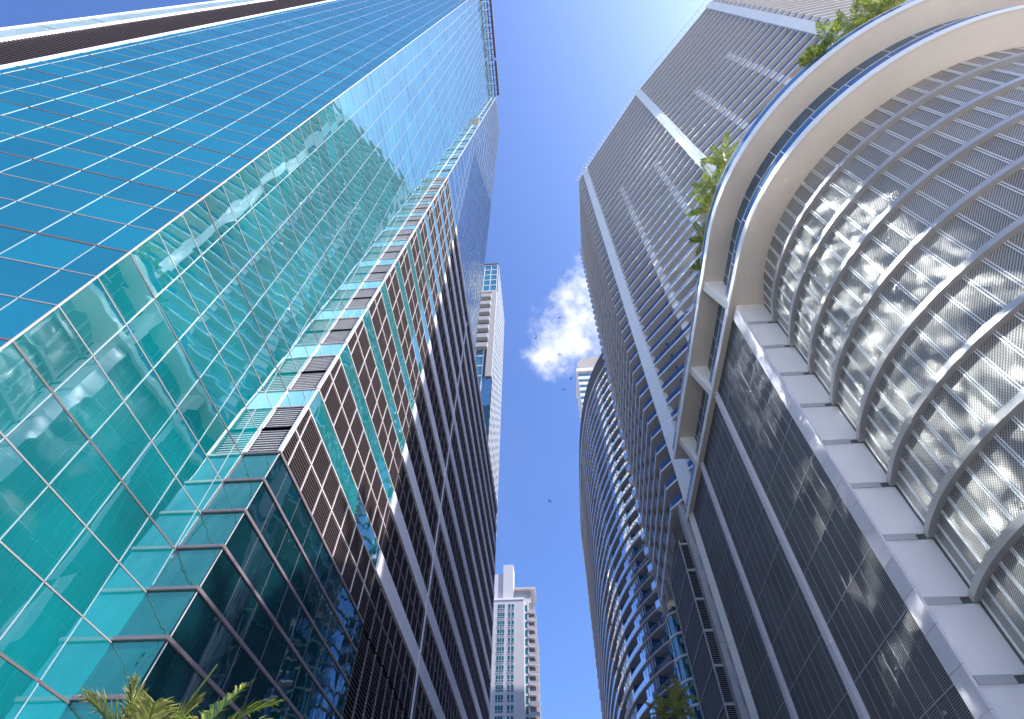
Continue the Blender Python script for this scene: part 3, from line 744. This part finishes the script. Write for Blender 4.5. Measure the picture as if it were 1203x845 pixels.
# ------------------------------------------------------------------ distant towers
td = empty('rounded_top_tower', (27, 206, 0))
tag(td, 'distant white tower with a weathered rounded top behind the black crown band', 'apartment tower')
x0, x1, y0, y1, hz = 22.4, 46, 203, 225, H(262)
bx('wall', M['offwhite'], td, x0+.8, x1, y0+.8, y1, 0, hz-8)
for k in range(22):
    z = hz-12-5.2*k; bx('balcony', M['offwhite'], td, x0, x1, y0, y1, z-1.5, z+.9)
    g = bx('window_strip', M['farglass'], td, x0+.4, x1-.4, y0+.5, y1-.4, z+.9, z+3.6)
m = MB()
for i in range(20):
    a0, a1 = math.pi*i/20, math.pi*(i+1)/20; c = (x0+x1)/2; rr = (x1-x0)/2-.6
    m.quad((c-rr*math.cos(a0), y0+.6, hz+9*math.sin(a0)**.8), (c-rr*math.cos(a1), y0+.6, hz+9*math.sin(a1)**.8), (c-rr*math.cos(a1), y1, hz+9*math.sin(a1)**.8), (c-rr*math.cos(a0), y1, hz+9*math.sin(a0)**.8))
    m.quad((c-rr*math.cos(a0), y0+.6, hz-8), (c-rr*math.cos(a1), y0+.6, hz-8), (c-rr*math.cos(a1), y0+.6, hz+9*math.sin(a1)**.8), (c-rr*math.cos(a0), y0+.6, hz+9*math.sin(a0)**.8))
m.box(x0+.7, x0+1.2, y0+.7, y1, hz-8, hz)
m.build('dome', M['stone'], td)
bx('cornice', M['white'], td, x0-.3, x1, y0-.3, y1, hz-6, hz-3.5)

tf = empty('teal_topped_tower', (-20, 112, 0))
tag(tf, 'slim distant tower with a teal glazed top, grey balconies and a white sunlit side', 'skyscraper')
fx0, fx1, fy0, fy1, ft = -32, -16.4, 110, 139, H(221)
bx('wall', M['core'], tf, fx0, fx1-.2, fy0+.5, fy1, 0, ft-.3)
zb_ = ft - 24.5
g = bx('curtain_wall', M['farglass'], tf, fx0, fx1-.4, fy0+.2, fy0+.5, zb_, ft); m = MB()
for k in range(6): m.box(fx0, fx1-.2, fy0+.05, fy0+.25, ft-.4-4.7*k-.2, ft-.4-4.7*k+.2)
for i in range(6): m.box(fx1-.4-2.9*i-.15, fx1-.4-2.9*i+.15, fy0+.08, fy0+.28, zb_, ft)
m.build('mullion', M['mullion'], g)
for k in range(7):
    z = zb_ - 5.6 - 5.9*k
    w = bx('balcony_recess', M['dark'], tf, fx0, fx1-3.4, fy0+.3, fy0+.5, z, z+5.2)
    bx('balcony', M['slabgrey'], tf, fx0, fx1-2.2, fy0-1.4, fy0+.45, z-1.2, z+1.4)
bx('side_pier', M['slabgrey'], tf, fx1-2.3, fx1-.05, fy0-.3, fy0+2, zb_-58, zb_)
bx('side_pier', M['slabgrey'], tf, fx0, fx1-2.35, fy0-.2, fy0+.46, zb_-1.2, zb_+.2)
g = bx('curtain_wall', M['farglass'], tf, fx0, fx1-3.2, fy0+.2, fy0+.48, 2, zb_-42); m = MB(); k = 0
while zb_-46-5.6*k > 4: m.box(fx0, fx1-3.2, fy0+.02, fy0+.22, zb_-46-5.6*k-.25, zb_-46-5.6*k+.25); k += 1
for i in range(5): m.box(fx1-3.4-2.9*i-.15, fx1-3.4-2.9*i+.15, fy0+.05, fy0+.25, 2, zb_-42)
m.build('mullion', M['mullion'], g)
g = bx('curtain_wall', M['sky'], tf, fx1-3.1, fx1-.1, fy0+.3, fy0+2, 2, zb_-58)
m = MB(); k = 0
while ft-3-3.4*k > 3:
    m.box(fx1-.12, fx1+.12, fy0+1, fy1, ft-3-3.4*k, ft-3-3.4*k+1.0); k += 1
for i in range(9): m.box(fx1-.12, fx1+.14, fy0+1+3.4*i, fy0+1+3.4*i+1.2, 0, ft-1)
side = part_label(m.build('side_wall', M['farpale'], tf), 'white sunlit lattice side'); bx('side_window', M['farside'], tf, fx1-.18, fx1-.02, fy0+1, fy1, 0, ft-1.5)
bx('roof', M['transom'], tf, fx0, fx1-.1, fy0-.3, fy1, ft, ft+.7)

th = empty('white_tower', (-17, 206, 0))
tag(th, 'white apartment block with rows of square teal windows standing at the end of the street', 'apartment block')
wy = 200.0; X = lambda az_: wy*math.tan(R(az_))
wx0, wx1, wx2 = -27.0, X(-3.30), X(-1.95); wt = H(110)
bx('wall', M['lilacwall'], th, wx0, wx1, wy, wy+16, 0, wt)
bx('wall', M['lilacwall'], th, wx1+.003, wx1+1.7, wy+1.2, wy+15, 0, wt+1.0)
bx('parapet', M['white'], th, wx0, wx1+.15, wy-.15, wy+.3, wt, wt+.8)
bx('lift_tower', M['lilacwall'], th, X(-5.72), X(-4.55), wy+2, wy+8, wt, H(.626*202))
bx('plant_room', M['lilacwall'], th, wx0, X(-5.73), wy+2.5, wy+9, wt, H(.607*202))
bx('roof', M['soffit'], th, X(-4.5), X(-2.0), wy+2.2, wy+14, H(.5725*202), H(.5725*202)+.7)
bx('penthouse', M['greycol'], th, X(-4.4), X(-2.6), wy+3.6, wy+13, wt+.3, H(.5725*202))
for k in range(24):
    z = H(108.3 - 3.2*k) - 2.35
    if z < 3: break
    for (a, b, n) in ((-6.18, -5.42, 3), (-5.02, -4.78, 1), (-4.66, -4.40, 1)):
        w = MB(); w.box(X(a), X(b), wy-.03, wy+.2, z, z+2.3); w = w.build('window', M['window'], th)
        f = MB(); f.box(X(a)-.02, X(b)+.02, wy-.10, wy-.035, z+.62, z+.74)
        for q in range(1, n): xx = X(a)+(X(b)-X(a))*q/n; f.box(xx-.05, xx+.05, wy-.10, wy-.035, z, z+2.3)
        f.box(X(a)-.08, X(b)+.08, wy-.12, wy-.02, z-.14, z-.01); f.build('frame', M['mullion'], w)
    bx('window', M['window'], th, wx1+.35, wx1+1.25, wy+1.15, wy+1.4, z-.1, z+2.3)
    bx('balcony', M['lilacwall'], th, wx1+1.72, wx2-.2+(.5 if k > 2 else 0), wy+1.0, wy+13, z-.75, z-.35)
    bx('balcony_rail', M['greycol'], th, wx1+1.75, wx2-.25+(.5 if k > 2 else 0), wy+1.02, wy+1.1, z-.34, z+.55)
bx('balcony_recess', M['brown'], th, wx1+1.72, wx2-.9, wy+2.4, wy+13, 0, wt)

# ------------------------------------------------------------------ palms
def frond(m, base, az, el, length, droop, nl, ll, lw, roll_=0.0):
    """one arching feather frond: rachis bar plus rows of narrow leaflets"""
    p = Vector(base); d = Vector((math.cos(az)*math.cos(el), math.sin(az)*math.cos(el), math.sin(el))); n = 12; pts = [p.copy()]
    for i in range(n):
        d = (d + Vector((0, 0, -droop/n*(.4+1.4*i/n)))).normalized(); p = p + d*(length/n); pts.append(p.copy())
    for a, b in zip(pts[:-1], pts[1:]): m.bar(a, b, .022, .016)
    for i in range(nl):
        t = .14 + .86*i/(nl-1); q = t*n; k = min(n-1, int(q)); c = pts[k].lerp(pts[k+1], q-k); dd = (pts[k+1]-pts[k]).normalized()
        sx = dd.cross(Vector((0, 0, 1)))
        sx = sx.normalized() if sx.length > .05 else Vector((math.sin(az), -math.cos(az), 0))
        un = sx.cross(dd).normalized(); l = ll*(.35+.65*math.sin(math.pi*(t*.82+.14)))*rnd.uniform(.85, 1.1)
        for sg in (-1, 1):
            v = (sx*sg*.80 + dd*(.55+.5*t) + un*rnd.uniform(.05, .38)).normalized()
            e = c+v*l + Vector((0, 0, -l*.22*rnd.uniform(.4, 1.3))); mid = c+v*l*.55
            wv = dd.cross(v).cross(v).normalized()*lw*.5
            m.quad(c-wv*.5, mid-wv, mid+wv, c+wv*.5); m.tri(mid-wv, e, mid+wv)
def palm(name, base, height, fronds, label, group, mat, ll=.55, lw=.035, tr=.10, lead=None, nl=44, lean_=(0, 0)):
    """fronds: list of (compass angle in degrees, rise in radians, length, droop)"""
    root = empty(name, base); tag(root, label, 'palm tree', group)
    top = Vector(base) + Vector((lean_[0], lean_[1], height))
    m = MB(); n = 10; k = 9
    for i in range(n):
        a = Vector(base).lerp(top, i/n); b = Vector(base).lerp(top, (i+1)/n); r0 = tr*(1.25-.45*i/n); r1 = tr*(1.25-.45*(i+1)/n)*.94
        for q in range(k):
            a0, a1 = 2*math.pi*q/k, 2*math.pi*(q+1)/k
            m.quad(a+Vector((math.cos(a0)*r0, math.sin(a0)*r0, 0)), a+Vector((math.cos(a1)*r0, math.sin(a1)*r0, 0)), b+Vector((math.cos(a1)*r1, math.sin(a1)*r1, 0)), b+Vector((math.cos(a0)*r1, math.sin(a0)*r1, 0)))
    m.build('trunk', M['trunk'], root)
    m = MB()
    for (ca, e, fl, dr) in fronds: frond(m, top, R(90-ca), e, fl, dr, nl, ll, lw)
    if lead: m.bar(top, Vector(lead), .028, .018)
    m.build('crown', mat, root); return root
def spray(n, fl, e0, e1, dr, c0=0, cw=360):
    out = []
    for i in range(n):
        t = (i+.5)/n; out.append((c0 + cw*(((i*.618) % 1)-.5) + rnd.uniform(-8, 8), e0+(e1-e0)*t, fl*rnd.uniform(.8, 1.15), dr*rnd.uniform(.7, 1.3)))
    return out
zt_ = ZU+.5
def rimpt(az_deg, r=16.6): return (CX+r*math.cos(R(az_deg)), CY+r*math.sin(R(az_deg)), zt_)
gt = 'palms on the upper terrace'
def terrace(a, h, n, fl, label, e0=.2, e1=1.35, out=.3):
    b = rimpt(a) if a >= 180 else (CX-16.6, CY+(180-a)*.29, zt_); ox, oy = (out*math.cos(R(a)), out*math.sin(R(a))) if a >= 180 else (-out, 0)
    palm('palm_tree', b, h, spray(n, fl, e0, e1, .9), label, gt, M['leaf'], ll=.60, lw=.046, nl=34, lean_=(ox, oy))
terrace(167, .8, 8, 1.5, 'small dark palm hanging over the upper terrace edge, lowest of the row')
terrace(176, 1.5, 10, 2.1, 'dark green palm just above the lowest palm of the terrace')
terrace(186, 1.6, 11, 2.1, 'palm with golden lower fronds on the terrace edge', -.1, 1.1)
terrace(192.5, 2.1, 12, 2.4, 'full palm in front of the white corner band of the balcony tower')
terrace(199, 2.7, 10, 2.3, 'tallest palm of the lower terrace group', .5, 1.5)
terrace(230, .7, 7, 1.5, 'small palm with a browned base, first of the upper terrace group')
terrace(235, 1.6, 10, 2.2, 'bushy bright green palm near the start of the upper terrace group')
terrace(242, 2.6, 8, 2.5, 'tall upright palm in the middle of the upper terrace group', .8, 1.5)
terrace(247, 1.9, 9, 2.1, 'palm between the tall upright one and the densest one')
terrace(250.5, 2.7, 13, 2.4, 'densest yellow sunlit palm of the upper terrace group')
terrace(260, .9, 8, 1.6, 'low bright palm beyond the densest palm, near the top edge')
gs = 'palms on the pavement'
pr = 9.0
def pav(az_, r, z): return (r*math.sin(R(az_)), r*math.cos(R(az_)), 0), z
palm('palm_tree', (9*math.sin(R(-35.0)), 9*math.cos(R(-35.0)), 0), 3.45,
     [(-128, 1.05, 1.2, .9), (-118, .70, 1.15, .9), (-140, 1.25, 1.15, .6), (-75, 1.2, 1.3, .7), (-100, .45, 1.0, .9), (60, 1.3, 1.1, .7), (150, .9, 1.2, .9), (20, .6, 1.2, .9)],
     'pale feathery palm low beside the dark glass wing, fronds fanned to one side', gs, M['leafdry'], ll=.50, lw=.030, nl=50, lead=(8.9*math.sin(R(-32.2)), 8.9*math.cos(R(-32.2)), 1.6+.375*8.9))
palm('palm_tree', (9*math.sin(R(-32.6)), 9*math.cos(R(-32.6)), 0), 3.45,
     [(50, 1.15, 1.60, 1.0), (66, .95, 1.6, 1.0), (30, 1.3, 1.55, .8), (80, .5, 1.1, 1.0), (-110, 1.3, .8, .8), (140, .8, 1.2, .9), (-150, .6, 1.0, .9), (0, .8, 1.1, .9)],
     'greener feathery palm beside the thin bare spear leaf', gs, M['leaf'], ll=.50, lw=.030, nl=50)
gc = 'palms before the curved tower'
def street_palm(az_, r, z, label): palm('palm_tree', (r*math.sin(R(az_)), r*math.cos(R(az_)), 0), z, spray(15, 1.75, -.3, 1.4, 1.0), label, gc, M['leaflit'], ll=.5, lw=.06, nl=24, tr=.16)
street_palm(11.4, 50, 19.6, 'tallest street palm standing before the curved tower')
street_palm(10.9, 49, 18.2, 'street palm right under the tallest one')
street_palm(9.4, 50.5, 18.7, 'street palm with a round crown farthest from the car park')

# ------------------------------------------------------------------ birds
for (az_, tn_, d, yw) in ((-.51, 1.452, 150, .4), (4.4, 1.562, 160, 1.2), (3.61, 1.347, 150, 2.0), (5.08, 1.223, 170, .2), (.29, .784, 170, 2.6), (3.65, 1.176, 180, 1.5)):
    p = Vector((math.sin(R(az_))*d, math.cos(R(az_))*d, tn_*d+CAMZ)); m = MB(); c, s_ = math.cos(yw), math.sin(yw)
    def P(x, y, z): return (p.x + x*c - y*s_, p.y + x*s_ + y*c, p.z + z)
    sec = [(-.55, .03), (-.3, .10), (0, .14), (.3, .11), (.5, .05), (.62, .01)]
    for (xa, ra), (xb, rb) in zip(sec[:-1], sec[1:]):
        for q in range(6):
            a0, a1 = math.pi*q/3, math.pi*(q+1)/3
            m.quad(P(xa, ra*math.cos(a0), ra*math.sin(a0)), P(xa, ra*math.cos(a1), ra*math.sin(a1)), P(xb, rb*math.cos(a1), rb*math.sin(a1)), P(xb, rb*math.cos(a0), rb*math.sin(a0)))
    for sg in (-1, 1):
        m.quad(P(.25, sg*.1, .05), P(.30, sg*.7, .28), P(-.02, sg*.7, .26), P(-.18, sg*.1, .05)); m.quad(P(.30, sg*.7, .28), P(.05, sg*1.35, .18), P(-.08, sg*1.3, .17), P(-.02, sg*.7, .26))
    m.tri(P(-.5, 0, 0), P(-.85, .14, 0), P(-.85, -.14, 0))
    tag(m.build('bird', M['bird']), 'tiny dark bird soaring in the open sky between the towers', 'bird', 'soaring birds')
